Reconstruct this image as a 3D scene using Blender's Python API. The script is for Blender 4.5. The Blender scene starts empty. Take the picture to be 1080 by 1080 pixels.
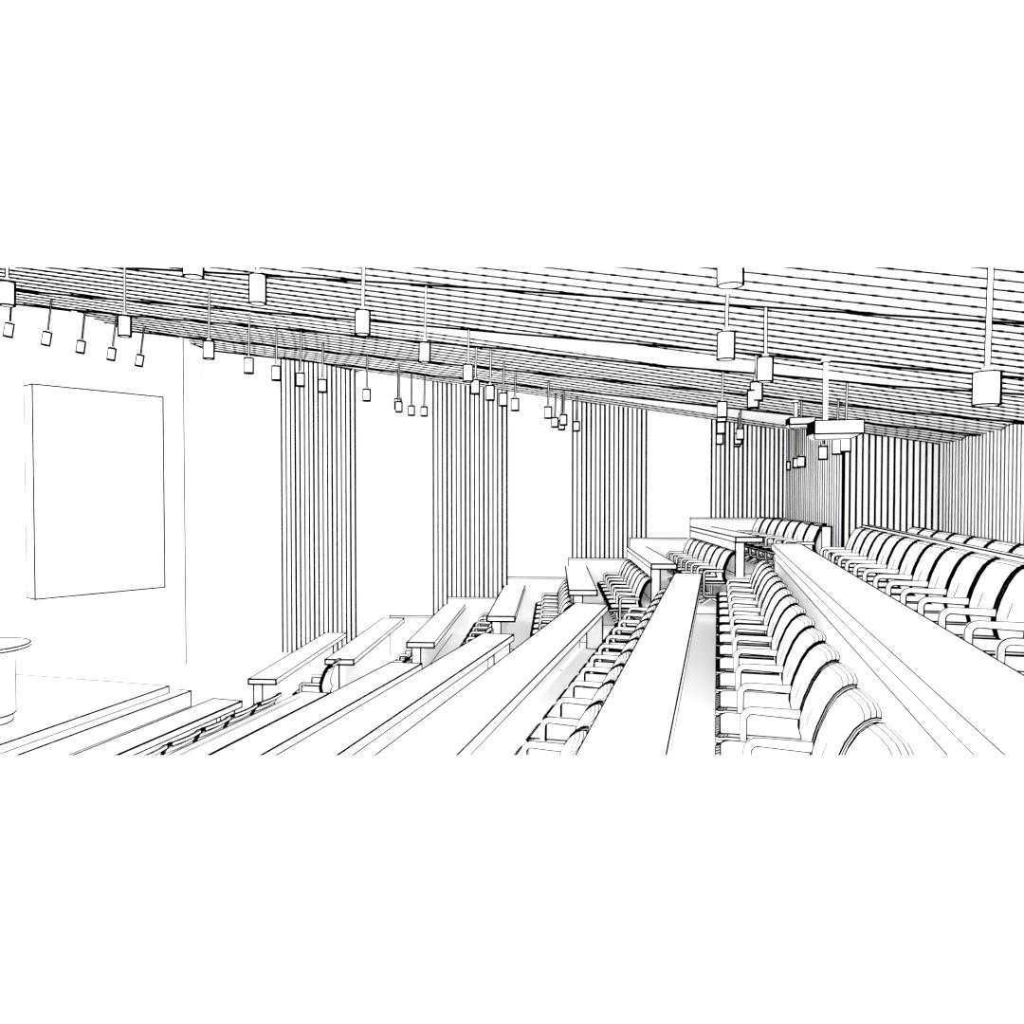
import bpy, bmesh, math
from mathutils import Vector, Matrix
# ------------------------------------------------------------------ scene basics
sc = bpy.context.scene
COL = sc.collection
EYE = 4.12                       # eye height above the lowest floor
F = 810.0                        # focal length for a 1080 wide frame
TH = math.atan(18/810)           # the camera looks very slightly down
CT, SN = math.cos(TH), math.sin(TH)
CAM = Vector((0, 0, EYE))
cam = bpy.data.objects.new('camera', bpy.data.cameras.new('camera'))
COL.objects.link(cam)
cam.location = CAM
cam.rotation_euler = (math.pi/2-TH, 0, 0)
cam.data.sensor_width = 36
cam.data.lens = 36*F/1080
cam.data.clip_start = .05
sc.camera = cam
w = bpy.data.worlds.new('white_sky_fill'); sc.world = w; w.use_nodes = True
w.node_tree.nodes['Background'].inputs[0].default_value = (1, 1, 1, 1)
_nt = w.node_tree                 # even white sky, with fill light added low behind the camera to brighten walls
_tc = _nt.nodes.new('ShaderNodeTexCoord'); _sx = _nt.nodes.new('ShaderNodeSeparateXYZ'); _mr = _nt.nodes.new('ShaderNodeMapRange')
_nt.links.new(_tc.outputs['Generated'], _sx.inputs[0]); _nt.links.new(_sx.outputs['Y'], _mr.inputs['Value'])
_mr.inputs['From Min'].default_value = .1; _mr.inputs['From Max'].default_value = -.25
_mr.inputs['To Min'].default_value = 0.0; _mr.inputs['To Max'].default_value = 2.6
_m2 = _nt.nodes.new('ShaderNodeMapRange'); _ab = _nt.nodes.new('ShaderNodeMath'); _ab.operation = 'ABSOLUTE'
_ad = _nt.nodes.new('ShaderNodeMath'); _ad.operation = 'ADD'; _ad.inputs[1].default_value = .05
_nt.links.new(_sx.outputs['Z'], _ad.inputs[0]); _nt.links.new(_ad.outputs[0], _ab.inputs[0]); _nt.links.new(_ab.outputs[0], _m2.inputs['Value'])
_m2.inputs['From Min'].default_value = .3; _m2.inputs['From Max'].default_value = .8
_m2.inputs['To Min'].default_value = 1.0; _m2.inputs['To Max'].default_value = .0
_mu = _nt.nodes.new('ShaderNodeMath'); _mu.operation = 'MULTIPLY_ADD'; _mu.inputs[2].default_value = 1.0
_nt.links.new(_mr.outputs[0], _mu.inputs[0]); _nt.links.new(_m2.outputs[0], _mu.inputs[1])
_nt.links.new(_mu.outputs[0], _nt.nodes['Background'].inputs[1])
sc.view_settings.view_transform = 'Standard'
sc.view_settings.look = 'None'
sc.view_settings.exposure = 0.34
sc.view_settings.gamma = 1
sc.view_settings.use_curve_mapping = False
sc.cycles.use_denoising = True
sc.cycles.max_bounces = 24
sc.cycles.diffuse_bounces = 24

def mat(name, col, noise=0):
    m = bpy.data.materials.new(name); m.use_nodes = True
    nt = m.node_tree; nt.nodes.clear()
    out = nt.nodes.new('ShaderNodeOutputMaterial'); d = nt.nodes.new('ShaderNodeBsdfDiffuse')
    d.inputs['Color'].default_value = (col[0], col[1], col[2], 1)
    if noise:
        n = nt.nodes.new('ShaderNodeTexNoise'); n.inputs['Scale'].default_value = 3
        r = nt.nodes.new('ShaderNodeMapRange'); r.inputs['To Min'].default_value = col[0]-noise; r.inputs['To Max'].default_value = col[0]
        nt.links.new(n.outputs[0], r.inputs[0]); nt.links.new(r.outputs[0], d.inputs['Color'])
    nt.links.new(d.outputs[0], out.inputs[0])
    return m
WHITE = mat('white_matte_board', (1, 1, 1), .002)
INK = mat('black_edge_line', (0, 0, 0))
BLACK = mat('black_plastic', (.002, .002, .002))
GREY = mat('grey_edge_line', (.12, .12, .12))
MATS = [WHITE, INK, BLACK, GREY]

# ------------------------------------------------------------------ measuring
def ray(x, y): return Vector((x-540, F*CT+(540-y)*SN, -F*SN+(540-y)*CT))
def on_h(x, y, h):               # point of the level h below the eye seen at x, y
    d = ray(x, y); return d*(-h/d.z)+CAM
def on_Y(x, y, Y):
    d = ray(x, y); return d*(Y/d.y)+CAM
def dist(p): return max(.5, (p-CAM).length)
A1 = math.atan(217/810); A2 = math.atan(45/810)
def frame(a): return Vector((math.sin(a), math.cos(a), 0)), Vector((math.cos(a), -math.sin(a), 0))
U1, V1 = frame(A1); U2, V2 = frame(A2)
def P1(s, t, h): return U1*t+V1*s+Vector((0, 0, EYE-h))
def P2(s, t, h): return U2*t+V2*s+Vector((0, 0, EYE-h))
CC, CA = 2.62, .145              # ceiling plane: z = CC - CA*X above the eye
def on_ceil(x, y):
    d = ray(x, y); return d*(CC/(d.z+CA*d.x))+CAM
TOPN = Vector((0, CT, -SN))*258-Vector((0, SN, CT))*810       # the model ends at these two inclined section planes
BOTN = Vector((0, CT, -SN))*256.6+Vector((0, SN, CT))*810

LW = 1.5; KW = 1.0
# ------------------------------------------------------------------ mesh builder
class MB:
    def __init__(s, fixed=None): s.v = []; s.f = []; s.m = []; s.fixed = fixed; s.kw = KW
    def add(s, vs, fs, m=0):
        o = len(s.v); s.v += [tuple(p) for p in vs]
        for f in fs: s.f.append([i+o for i in f]); s.m.append(m)
    def hexa(s, p, m=0):          # 8 corners: bottom loop 0-3, top loop 4-7
        s.add(p, [(3,2,1,0),(4,5,6,7),(0,1,5,4),(1,2,6,5),(2,3,7,6),(3,0,4,7)], m)
    def rad(s, p, wpx): return wpx*.5*LW*s.kw*((s.fixed if s.fixed else dist(Vector(p)))/F)
    def line(s, pts, wpx=1.0, m=1, close=False, ext=True):
        pts = [Vector(p) for p in pts]
        if close: pts = pts+[pts[0]]
        for a, b in zip(pts, pts[1:]):
            d = b-a
            if d.length < 1e-6: continue
            d.normalize()
            up = Vector((0, 0, 1)) if abs(d.z) < .9 else Vector((0, 1, 0))
            x = d.cross(up).normalized(); y = x.cross(d)
            ra, rb = s.rad(a, wpx), s.rad(b, wpx)
            e = .8 if ext else 0
            a2 = a-d*ra*e; b2 = b+d*rb*e
            vs = [a2+x*ra, a2+y*ra, a2-x*ra, a2-y*ra, b2+x*rb, b2+y*rb, b2-x*rb, b2-y*rb]
            s.add(vs, [(0,1,5,4),(1,2,6,5),(2,3,7,6),(3,0,4,7),(3,2,1,0),(4,5,6,7)], m)
    def extr(s, poly, vec, m=0):
        n = len(poly); vec = Vector(vec)
        vs = [Vector(p) for p in poly]+[Vector(p)+vec for p in poly]
        s.add(vs, [list(range(n-1, -1, -1)), list(range(n, 2*n))]+[(i, (i+1) % n, (i+1) % n+n, i+n) for i in range(n)], m)
    def edges(s, p, which, wpx=1.0, m=1):
        E = {'b0':(0,1),'b1':(1,2),'b2':(2,3),'b3':(3,0),'t0':(4,5),'t1':(5,6),'t2':(6,7),'t3':(7,4),'v0':(0,4),'v1':(1,5),'v2':(2,6),'v3':(3,7)}
        for k in (E if which == 'all' else which.split()): s.line([p[E[k][0]], p[E[k][1]]], wpx, m)
    def build(s, name, parent=None, origin=None, world=None):
        """one mesh object; verts are world coordinates unless world (a matrix) is given"""
        mw = world if world else Matrix.Identity(4)
        pts = [mw @ Vector(v)-CAM for v in s.v]
        cut = [n for n in (TOPN, BOTN) if min(p.dot(n) for p in pts) < 0]
        for n in (TOPN, BOTN):
            if max(p.dot(n) for p in pts) <= 1e-4: return None
        me = bpy.data.meshes.new(name)
        o3 = Vector((0, 0, 0))
        if not world:
            if parent is not None: o3 = parent.location
            elif origin is not None: o3 = Vector(origin)
        me.from_pydata([tuple(Vector(v)-o3) for v in s.v], [], s.f)
        for mt in MATS: me.materials.append(mt)
        me.polygons.foreach_set('material_index', s.m)
        if cut:
            inv = mw.inverted(); rot = inv.to_3x3()
            bm = bmesh.new(); bm.from_mesh(me)
            for n in cut:
                co = inv @ CAM - o3
                bmesh.ops.bisect_plane(bm, geom=bm.verts[:]+bm.edges[:]+bm.faces[:], plane_co=co, plane_no=(rot @ n).normalized(), clear_inner=True)
            bm.to_mesh(me); bm.free()
        me.update()
        ob = bpy.data.objects.new(name, me); COL.objects.link(ob)
        if parent is not None: ob.parent = parent
        elif origin is not None: ob.location = origin
        return ob

def empty(name, loc, rz=0, label=None, cat=None, group=None):
    o = bpy.data.objects.new(name, None); COL.objects.link(o); o.empty_display_size = .1
    o.location = loc; o.rotation_euler = (0, 0, rz)
    tag(o, label, cat, group); return o
def tag(o, label=None, cat=None, group=None):
    if o is None: return
    if label: o['label'] = label
    if cat: o['category'] = cat
    if group: o['group'] = group
def struct(mb, name, origin=None, label=None):
    o = mb.build(name, None, origin)
    if o:
        o['kind'] = 'structure'
        if label: o['label'] = label
    return o
def boxc(fr, s0, s1, t0, t1, hb, ht):     # eight corners, fr = P1 or P2
    return [fr(s0,t0,hb), fr(s1,t0,hb), fr(s1,t1,hb), fr(s0,t1,hb), fr(s0,t0,ht), fr(s1,t0,ht), fr(s1,t1,ht), fr(s0,t1,ht)]
ORD = ['first','second','third','fourth','fifth','sixth','seventh','eighth','ninth','tenth','eleventh','twelfth','thirteenth','fourteenth','fifteenth','sixteenth']
FLOOR_H = EYE

# ------------------------------------------------------------------ tiers and aisle
# name: (left, right, far end left, far end right, top height below eye, floor below eye)
MAIN = {'R': (.90, 1.38, 13.86, 13.99, .84, 1.58), 'C': (-.715, -.255, 13.62, 13.66, 1.37, 2.11),
        'B': (-2.355, -1.79, 13.01, 12.93, 1.86, 2.60), 'A': (-3.835, -3.305, 12.42, 12.43, 2.35, 3.09),
        'Z': (-5.315, -4.78, 11.94, 11.99, 2.83, 3.57), 'Y': (-6.72, -6.23, 11.45, 11.49, 3.30, 4.04),
        'X': (-8.23, -7.675, 11.18, 11.17, 3.45, 4.12)}
order = ['X', 'Y', 'Z', 'A', 'B', 'C', 'R']
for i, k in enumerate(order[1:]):
    L = MAIN[k][0]+.15; fl = MAIN[k][5]
    R_ = MAIN[order[i+2]][0]+.15 if i+2 < len(order) else 3.9
    p = boxc(P1, L, R_, 1.0, 13.2, FLOOR_H+.1, fl)
    m = MB(); m.hexa(p); struct(m, 'floor', P1(L, 6, FLOOR_H))
m = MB()
m.extr([P1(-14, 1, FLOOR_H+.1), P1(3.9, 1, FLOOR_H+.1), P1(3.9, 13.5, FLOOR_H+.1), P2(8, 20.2, FLOOR_H+.1), P2(-12, 20.2, FLOOR_H+.1)], (0, 0, .1))
struct(m, 'floor', (0, 10, 0))

WING = {'a': (-5.84, -5.305, 3.52, 4.10), 'b': (-4.37, -3.82, 3.14, 4.07), 'c': (-2.81, -2.285, 2.81, 3.57), 'd': (-1.28, -.755, 2.31, 3.07),
        'e': (.27, .805, 1.81, 2.57), 'f': (1.83, 2.31, 1.31, 2.05), 'g': (3.42, 3.93, .80, 1.54)}
worder = 'abcdefg'
WALL_T = 19.62
for i, k in enumerate(worder):
    if i < 1: continue
    L = WING[k][0]+.12; R_ = WING[worder[i+1]][0]+.12 if i < 6 else 8.0
    m = MB(); p = boxc(P2, L, R_, 15.2 if i < 6 else 15.2, WALL_T+.3, FLOOR_H+.1, WING[k][3]); m.hexa(p)
    m.edges(p, 't0', .6)
    struct(m, 'floor', P2(L, 17, FLOOR_H))
    # the aisle between the blocks, with an edge line where the treads start
    m = MB(); p = boxc(P2, L-.25, (R_-.25), 13.5, 15.2, FLOOR_H+.1, WING[k][3]+.02); m.hexa(p)
    m.edges(p, 't0', .6); struct(m, 'floor', P2(L, 14.3, FLOOR_H))

# ------------------------------------------------------------------ walls
def wp(x, y):
    p = on_ceil(x, y); return Vector((p.x, p.y, 0))
wallpts = [wp(-40, 318), wp(78, 329), wp(136, 349), wp(193, 357), wp(213, 368)]
side0 = P2(-9.1, WALL_T+.12, 0); side1 = P2(6.05, WALL_T+.12, 0)
wallpts[-1] = Vector((side0.x, side0.y, 0))
c193 = on_Y(193.6, 420, wallpts[3].y); wallpts[3].x = c193.x
d = ray(214, 420); k = None
# left portal: corner seen at x = 214
def wall_seg(name, a, b, z0, z1, lines='', wpx=.6, thick=.12, mt=1):
    a = Vector((a.x, a.y, 0)); b = Vector((b.x, b.y, 0)); n = (b-a).normalized().cross(Vector((0, 0, 1)))
    if n.dot((a+b)/2) < 0: n = -n
    m = MB(); p = [a+Vector((0,0,z0)), b+Vector((0,0,z0)), b+n*thick+Vector((0,0,z0)), a+n*thick+Vector((0,0,z0))]
    p += [q+Vector((0,0,z1-z0)) for q in p]
    m.hexa(p)
    if lines: m.edges(p, lines, wpx, mt)
    return struct(m, name, (a.x, a.y, 0))
HI = 9.2
kx = (214.5-540)/F; kk = (WALL_T+.12)/(kx*math.sin(A2)+math.cos(A2)); sw0 = Vector((kx*kk, kk, 0))
wall_seg('wall_stage', wallpts[0], wallpts[1], 0, HI)
wall_seg('wall_stage', wallpts[1], wallpts[2], 0, HI)
wall_seg('wall_stage', wallpts[2], wallpts[3], 0, HI, 'v1', .75)
wall_seg('wall_left', wallpts[3], sw0, 0, HI, 'v1', .5, mt=3)
wall_seg('wall_left', sw0, P2(6.6, WALL_T+.12, 0), 0, HI)
c889 = on_Y(888.5, 500, 18.0); c995 = on_Y(994.5, 500, 17.9); c1090 = on_Y(1110, 500, 13.0); c830 = on_Y(828, 500, 19.3)
for a, b in ((c830, c889), (c889, c995), (c995, c1090)):
    a = a.copy(); b = b.copy(); dd = (b-a).normalized()
    wall_seg('wall_back', a+Vector((0,.05,0)), b+Vector((0,.05,0)), 0, EYE+2.4)

def slat_panel(a, b, xs, z0, z1, label, wts, name='slatted_wall_panel'):
    """vertical slat cladding between plan points a and b; xs = where its grooves are seen"""
    a = Vector((a.x, a.y, 0)); b = Vector((b.x, b.y, 0)); dd = b-a; n = dd.normalized().cross(Vector((0,0,1)))
    if n.dot((a+b)/2) > 0: n = -n
    m = MB(); p = [a, b, b+n*.04, a+n*.04]; p = [q+Vector((0,0,z0)) for q in p]+[q+Vector((0,0,z1)) for q in p]
    m.hexa(p)
    a2, b2 = a+n*.04, b+n*.04
    for i, x in enumerate(xs):
        r = ray(x, 480); D = b2-a2           # plan intersection
        den = r.x*D.y-r.y*D.x; tt = (a2.x*D.y-a2.y*D.x)/den
        q = Vector((r.x*tt, r.y*tt, 0))
        m.line([q+Vector((0,0,z0)), q+Vector((0,0,z1-.03))], wts[i % len(wts)])
    o = m.build(name, None, (a.x, a.y, z0)); tag(o, label, 'wall panel', 'slatted panels on the walls'); return o
def lin(a, b, n): return [a+(b-a)*i/(n-1) for i in range(n)]
def swp(x):  # point on the side wall plane for pixel column x
    r = ray(x, 500); k = (WALL_T+.06)/(r.x*math.sin(A2)+r.y*math.cos(A2)); return Vector((r.x*k, r.y*k, 0))
for (x0, x1, lab, n) in ((297, 374.5, 'tall vertical slatted wall panel nearest the white screen', 17), (457, 534.5, 'slatted panel on the side wall, second from the screen', 17),
                         (604, 681.5, 'slatted panel on the side wall, third from the screen', 17), (750.5, 826, 'slatted side wall panel in the far corner behind the highest side desk', 17)):
    slat_panel(swp(x0-1), swp(x1+.8), lin(x0, x1, n), .02, HI-.2, lab, [1.3, 1.1, 1.2, 1.45])
xs = []; x = 829.5
while x < 887: xs.append(x); x += 1.55+(x-830)*.022
slat_panel(c830, c889, xs, 2.6, EYE+2.3, 'narrow densely slatted return wall panel behind the projectors', [.8, .7, .85])
slat_panel(c889, c995, [889.2, 890.6]+lin(896.6, 990.5, 15), 2.6, EYE+2.3, 'back wall panel with widely spaced upright slats beside the dark corner', [1.5, 1.3, 1.45])
xs = []; x = 995.5
while x < 1100: xs.append(x); x += 3.1+(x-995)*.0165
slat_panel(c995, c1090, xs, 2.6, EYE+2.3, 'closely slatted back wall panel above the rearmost chairs', [1.2, 1.0, 1.15])

# knee walls with a ledge at the foot of the side wall
LEDGE = {'b': (411, 456.5, 649.6), 'c': (472, 531.3, 630), 'd': (535.2, 597, 608.8), 'e': (599.6, 661, 588.7), 'f': (664.1, 725, 567.4), 'g': (728, 829, 546.2)}
for i, (k, (x0, x1, y)) in enumerate(LEDGE.items()):
    kn = WALL_T-.08
    def on_t(x, yy, T=kn):
        r = ray(x, yy); kk = T/(r.x*math.sin(A2)+r.y*math.cos(A2)); return r*kk+CAM
    a = on_t(x0, y); b = on_t(x1, y); z = (a.z+b.z)/2; a.z = b.z = z
    s0 = a.dot(V2); s1 = b.dot(V2)
    p = boxc(P2, s0, s1, kn, kn+.1, FLOOR_H if k == 'b' else WING[k][3], EYE-z)
    m = MB(); m.hexa(p); m.edges(p, 't0 v0 t3', .75)
    m.line([P2(s0, kn, EYE-z+.04), P2(s1, kn, EYE-z+.04)], .55, 3)
    struct(m, 'trim_'+str(i+1), P2(s0, kn, FLOOR_H))

# ------------------------------------------------------------------ ceiling with slats
KW = 1.12
def pl(pts):
    def g(x):
        if x <= pts[0][0]: q = pts[0:2]
        elif x >= pts[-1][0]: q = pts[-2:]
        else:
            for q in zip(pts, pts[1:]):
                if q[0][0] <= x <= q[1][0]: break
        (xa, ya), (xb, yb) = q
        return ya+(yb-ya)*(x-xa)/(xb-xa)
    return g
EDGE = [(-50, 315.5), (0, 320), (16, 321.5), (78, 328.6), (127, 348.3), (139, 349.5), (191, 356.2), (213, 368), (225, 370), (270, 375), (317, 380), (332, 382), (375, 391.5), (405, 397.5), (461, 404), (470, 405.5), (540, 414.6), (605, 424.5), (627, 429),
        (683, 440.3), (755, 448.5), (829, 456.5), (845, 461.5), (889, 456), (912, 457.2), (960, 465), (1005, 470.5), (1021, 459), (1045, 461.5), (1065, 447), (1080, 447.3), (1130, 450)]
BN = [[(-50, 262), (135, 282.5), (405, 298), (540, 306.5), (675, 315.6), (810, 324.3), (945, 333), (1080, 341.5)],
      [(-50, 300.5), (15, 306), (135, 317), (270, 328.7), (405, 340), (540, 352), (675, 363), (810, 375), (945, 387.5), (1080, 398.7)],
      [(-50, 315.5), (16, 320.6), (135, 332.7), (270, 344), (405, 357), (540, 368.8), (675, 384), (810, 395), (945, 407.7), (1080, 416)],
      [(-50, 331), (139, 349.4), (270, 363), (405, 377.3), (540, 390.8), (675, 405), (810, 418.5), (945, 433.5), (1080, 446)],
      [(225, 370), (270, 375), (405, 390.3), (540, 405.3), (675, 420), (810, 434.5), (945, 449.5), (1045, 459.8)]]
gE = pl(EDGE); gB = [pl(b) for b in BN]
m = MB()
poly = [on_ceil(x, y) for x, y in EDGE]
poly = [on_ceil(-50, 282)]+poly+[on_ceil(1130, 282)]
bm = bmesh.new(); vs = [bm.verts.new(p) for p in poly]; fc = bm.faces.new(vs)
bmesh.ops.triangulate(bm, faces=[fc]); bm.verts.index_update()
tri = [[v.index for v in f.verts] for f in bm.faces]; bm.free()
n = len(poly); up = Vector((0, 0, .06))
m.add([p+up*.3 for p in poly]+[p+up for p in poly], tri+[[j+n for j in t[::-1]] for t in tri]+[(i, (i+1) % n, (i+1) % n+n, i+n) for i in range(n)], 0)
TOPY = 280
def put(x0, y0, x1, y1, wpx, dots=True, mt=1):
    a, b = on_ceil(x0, y0), on_ceil(x1, y1)
    m.line([a, b], wpx, mt)
    if dots:
        L = (b-a).length; d = (b-a)/L; q = a.dot(d); st = .245
        kk = math.ceil(q/st)
        while kk*st-q < L:
            c = a+d*(kk*st-q); ll = .03
            m.line([c-d*ll, c+d*ll], wpx*1.45, 1, ext=False); kk += 1
XV, YV = -3060, -132
def slats(k, sp, skip=None):
    """boards of one ceiling bay, all running to the same vanishing direction"""
    lo = (lambda x: min(gB[k](x), gE(x))) if k < 5 else gE
    hi = (lambda x: TOPY) if k == 0 else (lambda x: max(TOPY, gB[k-1](x)))
    ms = []
    mm = (480-YV)/(600-XV)+.03
    mm = .20
    while mm > .085:
        xs_ = [x for x in range(-50, 1131, 3) if hi(x)+.9 < YV+mm*(x-XV) < lo(x)-.5]
        if len(xs_) > 4:
            ms.append((mm, xs_)); xm = xs_[len(xs_)//2]
        else: xm = 540
        mm -= sp(xm)/(xm-XV)
    for mm, xs_ in ms:
        run = [xs_[0]]
        runs = []
        for x in xs_[1:]:
            if x-run[-1] > 3: runs.append(run); run = []
            run.append(x)
        runs.append(run)
        for r in runs:
            x0, x1 = r[0], r[-1]
            if x1-x0 < 9: continue
            if skip:
                x0 = skip(mm, x0)
                if x1-x0 < 9: continue
            put(x0, YV+mm*(x0-XV), x1, YV+mm*(x1-XV), .9 if k < 2 else (.75 if k < 4 else .62))
slats(0, lambda x: 4.3+.0062*x)
slats(1, lambda x: 3.5+.0038*x)
slats(2, lambda x: 2.6+.0029*x, lambda a, x: 9999 if .1331 < a < .1370 else x)
slats(3, lambda x: 1.95+.0021*x)
slats(4, lambda x: 1.75+.0014*x)
slats(5, lambda x: 1.6+.0010*x, lambda a, x: max(x, 905) if .1462 < a < .1493 else x)
for i, b in enumerate(BN):
    bb = [(x, y) for x, y in b if y < gE(x)+.5]
    # keep within the ceiling outline
    pts = [(x, gB[i](x)) for x in range(-48, 1130, 12) if TOPY < gB[i](x) <= gE(x)+.3]
    for (xa, ya), (xb, yb) in zip(pts, pts[1:]):
        if xb-xa < 13: put(xa, ya, xb, yb, 1.3, False)
pts = [(x, gE(x)) for x in range(-48, 1128, 6)]
m.line([on_ceil(x, y-.2) for x, y in pts if not (76 < x < 127 or 190 < x < 214)], .8)
o = struct(m, 'ceiling', (0, 12, EYE+2.6), 'sloping white ceiling of long narrow slats')

# ------------------------------------------------------------------ stage, screen, lectern
KW = 1.3
m = MB(); p = boxc(P1, -13.5, -8.97, 2, 11.0, FLOOR_H, 3.24); m.hexa(p)
m.line([P1(-13.5, 11, 3.24), P1(-8.97, 11, 3.24)], .7, 3)
m.line([P1(-8.97, 2, 3.24), P1(-8.97, 11, 3.24), P1(-8.97, 11, 3.36)], .85)
struct(m, 'floor_stage', P1(-9, 9, FLOOR_H), 'raised white stage platform')
m = MB(); p = boxc(P1, -8.97, -8.71, 2, 11.23, FLOOR_H, 3.36); m.hexa(p)
m.line([P1(-8.97, 2, 3.36), P1(-8.97, 11.0, 3.36)], .7)
m.line([P1(-8.95, 11.23, 3.36), P1(-8.71, 11.23, 3.36)], .7)
m.line([P1(-8.71, 2, 3.36), P1(-8.71, 11.23, 3.36), P1(-8.71, 11.23, 3.62)], .85)
m.line([P1(-8.71, 2, 3.62), P1(-8.71, 11.23, 3.62)], .7, 3)
struct(m, 'floor_stage', P1(-8.8, 9, FLOOR_H), 'lower step along the stage front')

Ya, Yb = 15.3, 17.35
fa, fb, fc_, fd = on_Y(37, 632.5, Ya), on_Y(173.8, 619, Yb), on_Y(172, 419, Yb), on_Y(34.2, 404.7, Ya)
fa.z = fb.z = (fa.z+fb.z)/2; fc_.z = fd.z = (fc_.z+fd.z)/2
fd.x, fd.y = fa.x, fa.y; fc_.x, fc_.y = fb.x, fb.y
dd = (fb-fa).normalized(); nb = Vector((-dd.y, dd.x, 0))*.42
scr = empty('projection_screen', fa, 0, 'large blank white upright screen panel on the stage wall', 'screen')
m = MB(); p = [fa, fb, fb+nb, fa+nb, fd, fc_, fc_+nb, fd+nb]; m.hexa(p)
m.edges(p, 'b0 t0 v0', .75); m.edges(p, 'v1', .85); m.edges(p, 'b3 t3 v3', .7)
m.build('screen_box', scr)
m = MB(); q = [fa-nb*.02+dd*.03+Vector((0,0,.03)), fb-nb*.02-dd*.03+Vector((0,0,.03)), fc_-nb*.02-dd*.03-Vector((0,0,.03)), fd-nb*.02+dd*.03-Vector((0,0,.03))]
m.extr(q, nb*.018); m.build('screen_surface', scr)

def cyl(m, c, r, z0, z1, n=40, mt=0):
    m.extr([Vector((c.x+r*math.cos(2*math.pi*i/n), c.y+r*math.sin(2*math.pi*i/n), z0)) for i in range(n)], (0, 0, z1-z0), mt)
def ring(c, r, z, n=40): return [Vector((c.x+r*math.cos(2*math.pi*i/n), c.y+r*math.sin(2*math.pi*i/n), z)) for i in range(n)]
def sil(c, r):     # the two plan points where a round body turns away
    f = (c-CAM); f.z = 0; f.normalize(); sd = Vector((f.y, -f.x, 0)); return c+sd*r, c-sd*r
lc = Vector(((-19-540)/F*10.85, 10.85, EYE-3.24))
lec = empty('lectern', lc, 0, 'round white lectern table with drum pedestal standing on the stage', 'lectern')
zt = EYE-2.13
m = MB(); cyl(m, lc, .56, zt-.045, zt); m.line(ring(lc, .56, zt), .8, 1, True); m.line(ring(lc, .56, zt-.045), .8, 1, True); m.build('table_top', lec)
m = MB(); cyl(m, lc, .365, EYE-3.12, zt-.045); m.line(ring(lc, .365, EYE-3.12), .8, 1, True)
for q in sil(lc, .365): m.line([Vector((q.x, q.y, EYE-3.12)), Vector((q.x, q.y, zt-.045))], .8)
m.build('pedestal', lec)
m = MB(); cyl(m, lc, .33, EYE-3.24, EYE-3.12); m.line(ring(lc, .33, EYE-3.235), .8, 1, True)
for q in sil(lc, .33): m.line([Vector((q.x, q.y, EYE-3.24)), Vector((q.x, q.y, EYE-3.12))], .7)
m.build('plinth', lec)

# ------------------------------------------------------------------ desks
KW = 1.35
NAMES = {'R': 'long white desk in front, on the highest tier', 'C': 'long white desk in the middle, second highest of the main block', 'B': 'long white desk, third highest of the main block',
         'A': 'long white desk, fourth from the top of the main block', 'Z': 'long white desk, fifth from the top of the main block',
         'Y': 'thin strip of long white desk, sixth from the top', 'X': 'long white desk on the floor, closest to the stage'}
TK = .10
for k, (L, R_, t0l, t0r, h, fl) in MAIN.items():
    near = 1.2; KW = 1.2 if k in 'CR' else 1.5
    d = empty('lecture_desk', P1((L+R_)/2, t0l-1, fl), 0, NAMES[k], 'desk', 'long desks of the main block')
    p = [P1(L,near,h+TK), P1(R_,near,h+TK), P1(R_,t0r,h+TK), P1(L,t0l,h+TK), P1(L,near,h), P1(R_,near,h), P1(R_,t0r,h), P1(L,t0l,h)]
    m = MB(); m.hexa(p)
    hw = 1.0 if k != 'Y' else .7
    m.edges(p, 't1', hw); m.edges(p, 't3', hw*.8); m.edges(p, 't2', .8); m.edges(p, 'b1 b3', .7)
    m.edges(p, 'v2 v3', .8); m.build('desk_top', d)
    # modesty panel and end leg
    m = MB(); e = .05
    q = boxc(P1, L+e, L+e+.05, near, min(t0l, t0r)-.05, fl, h+TK); m.hexa(q)
    m.edges(q, 'v3 v2', .7)
    if k == 'R': m.line([P1(L+e-.003, near, 1.105), P1(L+e-.003, t0l-.06, 1.105)], .58, 1)
    m.build('modesty_panel', d)
    if k != 'C':
        m = MB(); q = boxc(P1, L+.23, L+.50, min(t0l, t0r)-.12, min(t0l, t0r)-.07, fl, h+TK); m.hexa(q); m.edges(q, 'v0 v1 b0', .7); m.build('leg', d)
    if k == 'Y':
        m = MB(); q = boxc(P1, L+.16, L+.20, near, t0l-.25, h, h-.006); m.hexa(q)
        m.line([P1(L+.15, near, h-.004), P1(L+.15, t0l-.3, h-.004)], .5, 3); m.line([P1(L+.19, near, h-.004), P1(L+.19, t0l-.3, h-.004)], .5, 3)
        m.build('cable_channel', d)
KW = 1.3
WN = {'a': 'short white side desk on the floor, lowest of the side block', 'b': 'short white side desk, second lowest beside the slatted panel', 'c': 'short white side desk, third from the stage',
      'd': 'short white side desk in the middle of the side block', 'e': 'short white side desk, third from the top of the side block', 'f': 'short white side desk, second highest of the side block',
      'g': 'short white side desk, highest one in the far corner'}
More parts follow.
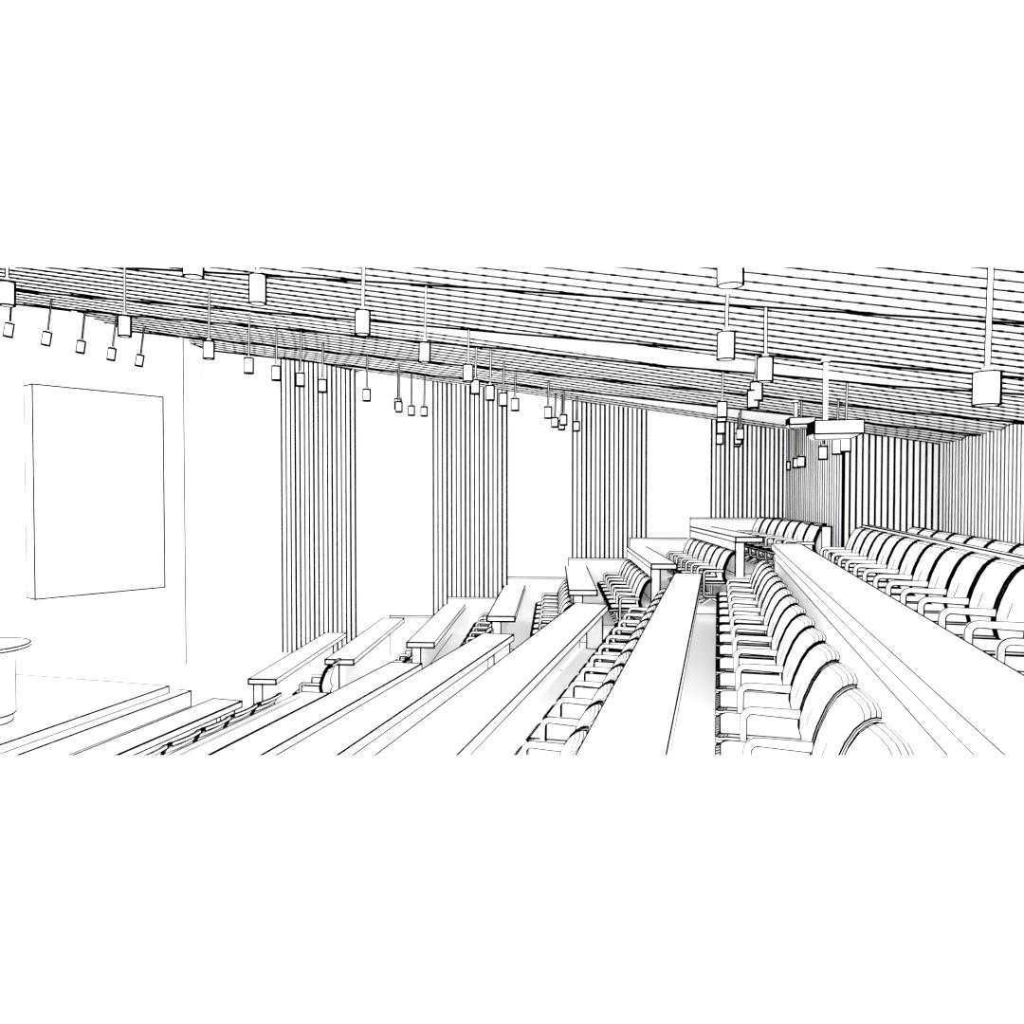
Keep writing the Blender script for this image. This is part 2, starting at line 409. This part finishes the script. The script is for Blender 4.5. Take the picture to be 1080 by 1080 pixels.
for k, (L, R_, h, fl) in WING.items():
    T0, T1 = 14.3+.07*'abcdefg'.index(k), WALL_T-.10
    if k in 'ab': T1 = 19.25
    d = empty('side_desk', P2((L+R_)/2, T0+.5, fl), 0, WN[k], 'desk', 'short desks of the side block')
    tk = .095
    p = boxc(P2, L, R_, T0, T1, h+tk, h); m = MB(); m.hexa(p)
    m.edges(p, 't0 b0 v0 v1', 1.0); m.edges(p, 't3', .8); m.edges(p, 't1 b1', .7)
    if k in 'fg': m.edges(p, 'b3', .7)
    if k in 'ab': m.edges(p, 't2 v2', .8)
    m.build('desk_top', d)
    i0 = 0.0 if k in 'fg' else .09
    m = MB(); q = boxc(P2, L+i0, L+i0+.17, T0+.03, T1-.05 if k in 'fg' else T0+.5, fl, h+tk); m.hexa(q); m.edges(q, 'v0 v1', .85)
    if k in 'fg': 
        m.line([P2(L+i0, T0+.03, fl-.05), P2(L+i0, T1-.05, fl-.05)], .6); 
    m.build('leg', d)
    if k not in 'fg':
        m = MB(); q = boxc(P2, L+i0+.06, L+i0+.10, T0+.5, T1-.02, fl, h+tk); m.hexa(q); m.edges(q, 'b1', .6) if k == 'c' else None; m.edges(q, 'v2', .6) if k in 'ab' else None; m.build('modesty_panel', d)

# rail wall behind the highest main row, and a low block at its far end
m = MB(); p = boxc(P1, 2.22, 2.30, 1.5, 13.2, 1.58, .475); m.hexa(p); m.edges(p, 't1 t3', .8); struct(m, 'trim_7', P1(2.25, 8, 1.58), 'low rail wall behind the highest main row')
m = MB(); z0, z1 = EYE-1.54, EYE-.57
q = [on_Y(848.5, 554, 15.0), on_Y(867, 555, 13.9), on_Y(877, 555.5, 13.75)]
q = [Vector((v.x, v.y, z0)) for v in q]; q = [q[1], q[2], q[2]+(q[0]-q[1])*.9, q[0]]
p = q+[v+Vector((0, 0, z1-z0)) for v in q]; m.hexa(p); m.edges(p, 't0 v0 t3 t1', .75); m.edges(p, 'v1', 1.2)
struct(m, 'trim_8', q[0], 'low white end wall beside the aisle')
# upper floor behind the rail
m = MB(); p = boxc(P1, 2.3, 9.6, 6.5, 16.5, FLOOR_H, 1.60); m.hexa(p); struct(m, 'floor', P1(5, 12, FLOOR_H))

# ------------------------------------------------------------------ chairs
KW = 1.08
def prof_back():
    return [(-.20,.425),(-.16,.47),(-.137,.55),(-.137,.63),(-.165,.74),(-.212,.86),(-.255,.93),(-.295,.968),(-.325,.985),(-.35,.992),(-.37,.99)]
def chair_parts(p, D):
    """the parts of one armchair: f axis = +x (towards the desk), u axis = +y, z up; D = viewing distance for its edge lines"""
    out = []; hu = p/2
    # seat cushion
    m = MB(D); sw = hu-.045; r = .07; f0, f1 = -.2, .375
    def outline(ins, z):
        a, b, ww = f0, f1-ins, sw-ins; rr = r-ins*.5
        pts = [(a, -ww)]
        pts += [(b-rr+rr*math.sin(q), -ww+rr-rr*math.cos(q)) for q in (0, .4, .8, 1.2, 1.57)]
        pts += [(b-rr+rr*math.cos(q), ww-rr+rr*math.sin(q)) for q in (0, .4, .8, 1.2, 1.57)]
        pts += [(a, ww)]
        return [Vector((x, y, z-.02*max(0, (x-.3)/.08)**1)) for x, y in pts]
    m.extr(outline(0, .40), (0, 0, .045))
    m.extr(outline(.03, .44), (0, 0, .015))
    m.line(outline(0, .443), .9); m.line(outline(0, .402), 1.0); (m.line(outline(0, .423), .7) if D < 9 else None); m.line(outline(.03, .456), .9)
    o1, o2 = outline(0, .446), outline(.03, .456)
    for i in range(1, len(o1)-1):
        m.line([o1[i], o2[i]], .8)
    for q in range(1, 8):
        y = -sw+r+(2*sw-2*r)*q/8; m.line([Vector((f1, y, .43)), Vector((f1-.03, y, .44))], .8)
    out.append(('seat', m))
    # backrest: curved shell, curling over at the top and bowed in plan
    m = MB(D); pr = prof_back(); us = [-(hu-.045), -(hu-.17), 0, hu-.17, hu-.045]
    nrm = []
    for i in range(len(pr)):
        a = pr[max(0, i-1)]; b = pr[min(len(pr)-1, i+1)]; dx, dz = b[0]-a[0], b[1]-a[1]; l = math.hypot(dx, dz); nrm.append((-dz/l, dx/l))
    def pt(i, u, off):
        bow = .045*(1-(u/hu)**2)*min(1, i/5)
        return Vector((pr[i][0]+nrm[i][0]*off-bow, u, pr[i][1]+nrm[i][1]*off))
    T = .042; n = len(pr); nu = len(us)
    vs = [pt(i, u, o) for o in (0, T) for i in range(n) for u in us]
    def ix(o, i, j): return o*n*nu+i*nu+j
    fs = []
    for i in range(n-1):
        for j in range(nu-1):
            fs.append((ix(0,i,j), ix(0,i,j+1), ix(0,i+1,j+1), ix(0,i+1,j))); fs.append((ix(1,i,j), ix(1,i+1,j), ix(1,i+1,j+1), ix(1,i,j+1)))
        for j in (0, nu-1): fs.append((ix(0,i,j), ix(0,i+1,j), ix(1,i+1,j), ix(1,i,j)))
    for j in range(nu-1):
        for i in (0, n-1): fs.append((ix(0,i,j), ix(0,i,j+1), ix(1,i,j+1), ix(1,i,j)))
    m.add(vs, fs)
    for u in (us[0], us[-1]):
        for off, ww in (((0, 1.1), (T*.25, .75), (T*.5, .75), (T*.75, .75), (T, 1.1)) if D < 12.3 and p != .65 else ((0, .95), (T*.5, .8), (T, .9))):
            m.line([pt(i, u, off) for i in range(n)], ww)
    for i in (n-1, n-2, n-3, n-4): m.line([pt(i, u, 0) for u in us], .6)
    for i in (n-1, n-3, n-4, n-5, n-6): m.line([pt(i, u, T) for u in us], .75)
    m.line([pt(0, u, 0) for u in us], .7)
    m.line([pt(3, -.1, -.003), pt(4, -.1, -.003)], .6)
    out.append(('backrest', m))
    # arm loops: flat bar, arm - front post - lower runner
    for sgn in (-1, 1):
        m = MB(D)
        def arc(cx, cz, rr, a0, a1, k=5): return [(cx+rr*math.cos(a0+(a1-a0)*i/k), cz+rr*math.sin(a0+(a1-a0)*i/k)) for i in range(k+1)]
        bw = .052; fx = .22; zt_, zb = .665, .15
        oc = [(-.15, zt_)]+arc(fx-.08, zt_-.08, .08, math.pi/2, 0)+arc(fx-.07, zb+.07, .07, 0, -math.pi/2)+[(-.02, zb)]
        ic = [(-.15, zt_-bw)]+arc(fx-.08, zt_-.08, .08-bw+.012, math.pi/2, 0)+arc(fx-.07, zb+.07, .07-bw*.7, 0, -math.pi/2)+[(-.02, zb+bw*.7)]
        ya, yb = sgn*(hu-.028), sgn*(hu-.001)
        k = len(oc); vs = [Vector((x, y, z)) for y in (ya, yb) for c in (oc, ic) for x, z in c]
        fs = []
        for i in range(k-1):
            fs += [(i, i+1, k+i+1, k+i), (2*k+i, 3*k+i, 3*k+i+1, 2*k+i+1), (i, 2*k+i, 2*k+i+1, i+1), (k+i, k+i+1, 3*k+i+1, 3*k+i)]
        fs += [(0, k, 3*k, 2*k), (k-1, 3*k-1, 4*k-1, 2*k-1)]
        m.add(vs, fs)
        lw = .85
        m.line([Vector((x, yb, z)) for x, z in oc], lw); m.line([Vector((x, ya, z)) for x, z in ic], lw)
        m.line([Vector((x, yb, z)) for x, z in ic], lw*.8)
        m.line([Vector((-.15, ya, zt_)), Vector((-.15, ya, zt_-bw))], lw)
        out.append(('armrest', m))
    # base: bracket, column and four feet
    m = MB(D)
    m.extr([Vector((-.16, -.12, .36)), Vector((.18, -.12, .36)), Vector((.18, .12, .36)), Vector((-.16, .12, .36))], (0, 0, .045))
    m.line([Vector((-.16, -.12, .36)), Vector((.18, -.12, .36)), Vector((.18, .12, .36))], .7)
    c0 = Vector((0, 0, 0)); cyl(m, c0, .03, .10, .37, 10)
    for a in (60, 120, 240, 300): 
        q = Vector((.03*math.cos(math.radians(a)), .03*math.sin(math.radians(a)), .1)); m.line([q, q+Vector((0, 0, .26))], .7)
    m.extr([Vector((-.03, -hu+.03, .155)), Vector((.0, -hu+.03, .155)), Vector((.0, hu-.03, .155)), Vector((-.03, hu-.03, .155))], (0, 0, .03))
    m.line([Vector((0, -hu+.03, .185)), Vector((0, hu-.03, .185))], .6)
    out.append(('column', m))
    for a in (35, 145, 215, 325):
        m = MB(D)
        ca, sa = math.cos(math.radians(a)), math.sin(math.radians(a)); ex = Vector((ca, sa, 0)); ey = Vector((-sa, ca, 0))
        a0 = ex*.02+Vector((0, 0, .07)); a1 = ex*.27+Vector((0, 0, .0))
        p8 = [a0-ey*.018, a1-ey*.018, a1+ey*.018, a0+ey*.018]; p8 += [a0-ey*.018+Vector((0,0,.06)), a1-ey*.018+Vector((0,0,.03)), a1+ey*.018+Vector((0,0,.03)), a0+ey*.018+Vector((0,0,.06))]
        m.hexa(p8); m.edges(p8, 't0 t2 b0 t1', .65)
        out.append(('foot', m))
    return out
CACHE = {}
def place_chair(pos, ang, p, label, group):
    mw = Matrix.Translation(pos) @ Matrix.Rotation(ang, 4, 'Z')
    dd = dist(pos+Vector((0, 0, .7)))
    bk = round(math.log(dd)/math.log(1.12)); key = (bk, round(p, 3))
    cx = [mw @ Vector((x, y, z))-CAM for x in (-.5, .45) for y in (-p/2-.05, p/2+.05) for z in (-.03, 1.05)]
    cut = any(min(c.dot(n) for c in cx) < 0 for n in (TOPN, BOTN))
    root = empty('lecture_chair', pos, ang, label, 'chair', group)
    D = 1.12**bk
    if cut:
        for nm, mb in chair_parts(p, D): mb.build(nm, root, world=mw)
        if not root.children: bpy.data.objects.remove(root)
        return
    if key not in CACHE:
        CACHE[key] = root
        for nm, mb in chair_parts(p, D): mb.build(nm, root, world=mw)
    else:
        for ch in CACHE[key].children:
            c = ch.copy(); COL.objects.link(c); c.parent = root
def row(fr, V, s_arm, joints, p, fl, where, group, skip=()):
    U = U1 if fr is P1 else U2
    ang = math.atan2(-V.y, -V.x)         # forward axis points to the stage
    js = sorted(joints, reverse=True)
    for i, t in enumerate(js):
        if i in skip: continue
        pos = fr(s_arm+.22, t-p/2, fl)
        place_chair(pos, ang, p, 'white armchair, %s from the aisle, %s' % (ORD[i], where), group)
row(P1, V1, 1.59, [13.13-.62*i for i in range(13)], .62, 1.50, 'behind the highest long desk', 'chairs on the highest main tier')
row(P1, V1, .15, [13.1-.658*i for i in range(15)], .658, 2.045, 'behind the second highest long desk', 'chairs on the second highest main tier')
row(P1, V1, -1.41, [12.65-.645*i for i in range(13)], .645, 2.51, 'behind the third highest long desk', 'chairs on the third highest main tier')
row(P1, V1, -7.24, [10.75-.65*i for i in range(6)], .65, 4.12, 'behind the desk nearest the stage', 'chairs on the floor by the stage')
row(P1, V1, 2.42, [13.4-.75*i for i in range(8)], .75, 1.50, 'behind the rail wall at the very back', 'chairs behind the rail wall')
GAP = {'a': .66, 'b': .50, 'c': .5, 'd': .46, 'e': .38, 'f': .40, 'g': .40}
WR = {'a': (3, 3.52), 'b': (4, 3.14), 'c': (7, 2.81), 'd': (7, 2.31), 'e': (7, 1.81), 'f': (7, 1.31), 'g': (7, .80)}
WW = {'a': 'at the lowest short side desk', 'b': 'at the second lowest short side desk', 'c': 'at the third lowest short side desk', 'd': 'at the middle short side desk',
      'e': 'at the third highest short side desk', 'f': 'at the second highest short side desk', 'g': 'at the highest short side desk in the corner'}
for k, (n, h) in WR.items():
    L, R_, h, fl = WING[k]
    if k == 'a':
        place_chair(P2(-4.42, 13.98, fl-.02), math.atan2(-V2.y, -V2.x), .63, 'white armchair standing at the aisle end, lowest of the side block', 'chairs of the side block, '+WW[k])
        continue
    row(P2, V2, R_+GAP[k], [14.2+.63*(i+1) for i in range(n)][::-1], .63, fl-.02, WW[k], 'chairs of the side block, '+WW[k])

# ------------------------------------------------------------------ pendant lamps
KW = 1.15
def lamp(name_label, group, cx, yt, yb, hw, top, Y=None, capless=False):
    """cx, yt, yb, hw: where the shade is seen; top: where the rod meets the ceiling"""
    if top[1] > 282.5:
        tp = on_ceil(*top); Yd = tp.y
        if Y: Yd = Y
        if tp.dot(V2) is not None and Yd > 18.9: Yd = 18.9
        if Yd != tp.y: tp = on_Y(top[0], top[1], Yd); tp.z = EYE+CC-CA*tp.x
    else:
        Yd = Y; tp = on_Y(top[0], top[1], Yd)
    bot = on_Y(cx[1] if isinstance(cx, tuple) else cx, yb, Yd); mid = on_Y(cx[0] if isinstance(cx, tuple) else cx, yt, Yd)
    ax = (mid-bot); H = ax.length; ax.normalize(); R = hw/F*Yd
    dirv = (mid-CAM); dirv = (dirv-ax*dirv.dot(ax)).normalized(); sd = dirv.cross(ax).normalized()   # sd: sideways
    if sd.x < 0: sd = -sd
    root = empty('pendant_lamp', mid, 0, name_label, 'lamp', group)
    big = hw > 5
    def circ(c, r, n=24): return [c+sd*r*math.cos(2*math.pi*i/n)+dirv*r*math.sin(2*math.pi*i/n) for i in range(n)]
    m = MB(); m.extr(circ(bot, R), ax*H); wr = 1.5 if big else 1.25
    m.line(circ(bot, R*.97), 1.1, 1, True); m.line(circ(mid, R*.97), 1.1, 1, True)
    if big: m.line(circ(mid-ax*H*.06, R*.995), .35, 3, True)
    for a, ww, mt in ((0, wr, 1), (180, wr, 1), (-24, wr*.8, 1), (-12, wr*.8, 1)) + (((-168, 1.0, 1), (-75, .25, 3), (-110, .25, 3), (-55, .3, 3)) if big else ()):
        q = sd*R*.985*math.cos(math.radians(a))+dirv*R*.985*math.sin(math.radians(a)); m.line([bot+q, mid+q], ww, mt)
    m.build('lamp_shade', root)
    rc = R*.42; hc = H*.16
    m = MB(); m.extr(circ(mid, rc, 12), ax*hc); m.line([mid-sd*rc, mid-sd*rc+ax*hc, mid+sd*rc+ax*hc, mid+sd*rc], .55, 1); m.build('cap', root)
    rr = .0155 if Yd < 10 else .010; m = MB(); end = tp; bs = mid+ax*hc; lng = (end-bs)
    m.extr(circ(bs, rr, 8), lng)
    for sg in (-1, 1): m.line([bs+sd*rr*sg, bs+sd*rr*sg+lng], 1.05 if Yd < 10 else .8)
    m.build('rod', root)
G1 = 'tilted lamps over the stage'; G2 = 'pendant lamps over the seats'
lamp('large pendant lamp cut by the left edge of the photo', G2, 7.5, 297.5, 322, 6.9, (7.5, 279), 9.2)
for i, (a, b, yt, yb, hw, tp) in enumerate((((10.3, 8.2), 0, 341.5, 355, 3.8, (12, 319.5)), ((50.2, 48.0), 0, 350.6, 364, 3.8, (54.4, 315.6)), ((86.2, 84.4), 0, 360, 372, 3.5, (89.5, 329)),
                                            ((118.6, 116.9), 0, 367.7, 379.6, 3.3, (123.2, 331.4)), ((148.2, 146.4), 0, 374.8, 386, 3.2, (151.9, 346)))):
    lamp('small tilted pendant lamp, %s of five along the stage wall' % ORD[i], G1, a, yt, yb, hw, tp)
lamp('pendant lamp above the right end of the stage screen, larger than its neighbours', G2, 131.5, 333.5, 354.5, 5.8, (131.5, 279), 10.4)
lamp('large lamp cut off by the top edge above the stage portal', G2, 204, 270, 291.8, 9.8, (204, 250), 6.6)
lamp('pendant lamp hanging in front of the blank strip beside the stage', G2, 220.3, 360.5, 378.3, 5.0, (220.7, 307.5))
lamp('large pendant lamp at the top, left of the first slatted panel', G2, (271.8, 271.8), 290.5, 320, 8.2, (272, 279), 7.6)
lamp('small pendant lamp between the blank strip and the first slatted panel', G2, 262.4, 378, 393.6, 4.4, (263, 331))
lamp('small pendant lamp at the left edge of the first slatted panel', G2, 291.3, 386.6, 401, 4.1, (292, 346.5))
lamp('small pendant lamp in front of the middle of the first slatted panel', G2, 317, 394, 407.3, 3.8, (317.6, 349.7))
lamp('small pendant lamp before the right part of the first slatted panel', G2, 340.3, 400.8, 413.5, 3.8, (340.7, 363))
lamp('large pendant lamp above the right edge of the first slatted panel', G2, (382.7, 382.3), 328, 352.5, 7.2, (383.3, 279), 8.6)
lamp('small pendant lamp alone right of the first slatted panel', G2, 386.8, 411, 422.8, 3.5, (387.5, 375))
lamp('small pendant lamp just behind another, left of the second slatted panel', G2, 420.7, 424, 434.4, 3.1, (421, 397), 17.6)
lamp('small pendant lamp just in front of another, left of the second slatted panel', G2, 419.7, 420.9, 431.6, 3.2, (420.3, 393.2))
lamp('small pendant lamp, middle of three left of the second slatted panel', G2, 434, 428.5, 438, 2.9, (434.3, 401.2))
lamp('small pendant lamp closest to the left edge of the second slatted panel', G2, 447.4, 429.5, 438.7, 3.0, (448, 403.2))
lamp('large pendant lamp hanging above the second slatted panel', G2, (448.1, 447.7), 361.5, 382, 5.3, (449.2, 301.5))
lamp('medium pendant lamp above the right part of the second slatted panel', G2, 493.9, 385, 402.3, 4.7, (494.5, 347.8))
lamp('pendant lamp overlapping and right below the medium one at the second panel', G2, 501.4, 401, 415.4, 4.0, (502.4, 366.2))
lamp('pendant lamp left of the last lamp on the second slatted panel', G2, 517, 407, 422, 4.0, (517.8, 368.4))
lamp('pendant lamp at the right edge of the second slatted panel', G2, 530.8, 415, 428, 3.8, (531.7, 381.5))
lamp('small pendant lamp just right of the second slatted panel', G2, 543.2, 420.7, 433, 3.6, (543.7, 393.4))
lamp('small pendant lamp, left end of the cluster before the third slatted panel', G2, 578.1, 429.5, 441, 3.5, (578.7, 402))
lamp('small pendant lamp, second in the cluster before the third slatted panel', G2, 585.3, 440.8, 450.4, 3.1, (586, 419.5))
lamp('small pendant lamp half hidden behind another left of the third slatted panel', G2, 592.4, 444, 453.2, 2.9, (592.8, 423.5), 19.3)
lamp('small pendant lamp in front at the right of the cluster', G2, 594.4, 437.7, 448.2, 3.2, (595, 411.6))
lamp('small pendant lamp hanging before the left edge of the third slatted panel', G2, 608, 445, 454.5, 3.0, (608.6, 425.5))
lamp('very large pendant lamp cut off by the top edge', G2, 770.3, 270, 301, 13.2, (771, 250), 5.0)
lamp('large pendant lamp directly below the cut-off one', G2, (766, 765.4), 351, 379, 8.5, (767.2, 311.5))
lamp('large pendant lamp overlapping two smaller lamps at its lower left', G2, (807.2, 806.6), 377.5, 402.3, 7.6, (807.8, 324.3))
lamp('pendant lamp hidden behind two larger ones near the ceiling', G2, 794.4, 412, 430, 5.2, (799, 374.5))
lamp('pendant lamp, middle of three overlapping ones', G2, 797.8, 403, 422.5, 5.7, (797, 374))
lamp('lowest lamp in the stacked column of lamps at the far corner panel', G2, 759.2, 458, 468.5, 3.0, (760, 436), 18.6)
lamp('third lamp down in the stacked column of lamps', G2, 760.6, 444, 457.2, 3.6, (761, 424), 16.5)
lamp('second lamp down in the stacked column of lamps', G2, 761.4, 434, 444.9, 4.3, (762, 412), 15.2)
lamp('topmost lamp of the stacked column of lamps', G2, 761.8, 424, 440, 4.6, (762.5, 392))
lamp('lamp at the back of three overlapping small ones at the corner panel', G2, 777.4, 461, 471, 2.9, (779, 441), 18.4)
lamp('middle lamp of three overlapping small ones at the corner panel', G2, 778.6, 457, 468.4, 3.1, (780, 437), 17.6)
lamp('front lamp of three overlapping small ones at the corner panel', G2, 780.8, 452.3, 463.5, 3.3, (781.3, 433))
lamp('largest complete pendant lamp, at the far right', G2, (1041.2, 1040.4), 393, 427, 12.8, (1045.2, 279), 5.0)
lamp('pendant lamp under the large projector, left one', G2, 868.2, 471, 484.4, 3.9, (869.3, 441))
lamp('pendant lamp under the large projector, middle one', G2, 882.8, 463.5, 479, 4.2, (884.4, 421))
lamp('pendant lamp under the large projector, right one', G2, 892, 458, 476.2, 4.6, (893.6, 404))
lamp('small pendant lamp, half hidden, before the dense slatted return', G2, 840.4, 483.5, 493.2, 3.0, (841, 455), 15.9)
lamp('small pendant lamp in front before the dense slatted return', G2, 845, 481.8, 492.3, 3.3, (845, 454), 14.8)
lamp('tiny sliver of a lamp at the corner of the dense slatted return', G2, 831.6, 487, 495.5, 1.4, (832, 458), 18.4)

# ------------------------------------------------------------------ projectors
def projector(label, Y, x0, x1, yt, yb, xe, pole, ptop, pw, lip):
    a = on_Y(x0, yb, Y); b = on_Y(x1, yb-.8, Y-.15); zt_ = on_Y(x0, yt, Y).z; zb_ = a.z; b.z = a.z
    e = on_Y(xe, yb, Y+.45); e.z = a.z; ed = Vector((e.x-a.x, e.y-a.y, 0))
    root = empty('projector', (a+b)/2, 0, label, 'projector', 'ceiling projectors')
    up_ = Vector((0, 0, zt_-zb_))
    m = MB(); p = [a, b, b+ed, a+ed]; p = p+[q+up_ for q in p]; m.hexa(p); m.edges(p, 't0 v1 t2 t1', .8); m.edges(p, 'b0', 1.1); m.build('housing', root)
    m = MB(); n = ed.normalized(); o_ = Vector((-.012, 0, 0))
    q = [a+o_+ed*.02, a+o_+ed*.98, a+o_+ed*.98+up_, a+o_+ed*.02+up_]; m.extr(q, (.01, 0, 0), 2); m.edges(p, 'v0', 1.0); m.build('front_vent', root)
    m = MB(); lo = Vector((0, 0, -lip)); i = (b-a)
    q = [a+i*.0+ed*.1, b-i*.02+ed*.1, b-i*.02+ed*.9, a+ed*.9]; q2 = [a+i*.05+lo+ed*.3, b-i*.22+lo+ed*.3, b-i*.22+lo+ed*.8, a+i*.05+lo+ed*.8]
    m.hexa(q2+q); m.line([q[0], q2[0], q2[1], q[1]], .8); m.build('underside_tray', root)
    c = (p[4]+p[5]+p[6]+p[7])/4; t = on_Y(pole, ptop, c.y); b0 = on_Y(pole, yt, c.y); r_ = pw/F*c.y
    bs = Vector((t.x, t.y, zt_)); m = MB(); cyl(m, bs, r_, zt_, t.z, 16)
    for sg in (-1, 1): m.line([bs+Vector((sg*r_, 0, 0)), Vector((bs.x+sg*r_, bs.y, t.z))], .6)
    m.build('mounting_pole', root)
    m = MB(); cyl(m, bs, r_*1.7, t.z-.02, t.z+.02, 16); m.line(ring(Vector((bs.x, bs.y, 0)), r_*1.7, t.z-.02, 16), .7, 1, True); m.build('ceiling_plate', root)
projector('large white projector hanging on a thick white pole', 11.0, 859.3, 911.3, 443.6, 457.6, 851.5, 870.9, 381, 2.6, .065)
projector('smaller white projector partly behind the large one', 14.6, 832.8, 860, 440.6, 447.6, 829, 839.2, 423.5, 1.5, .05)
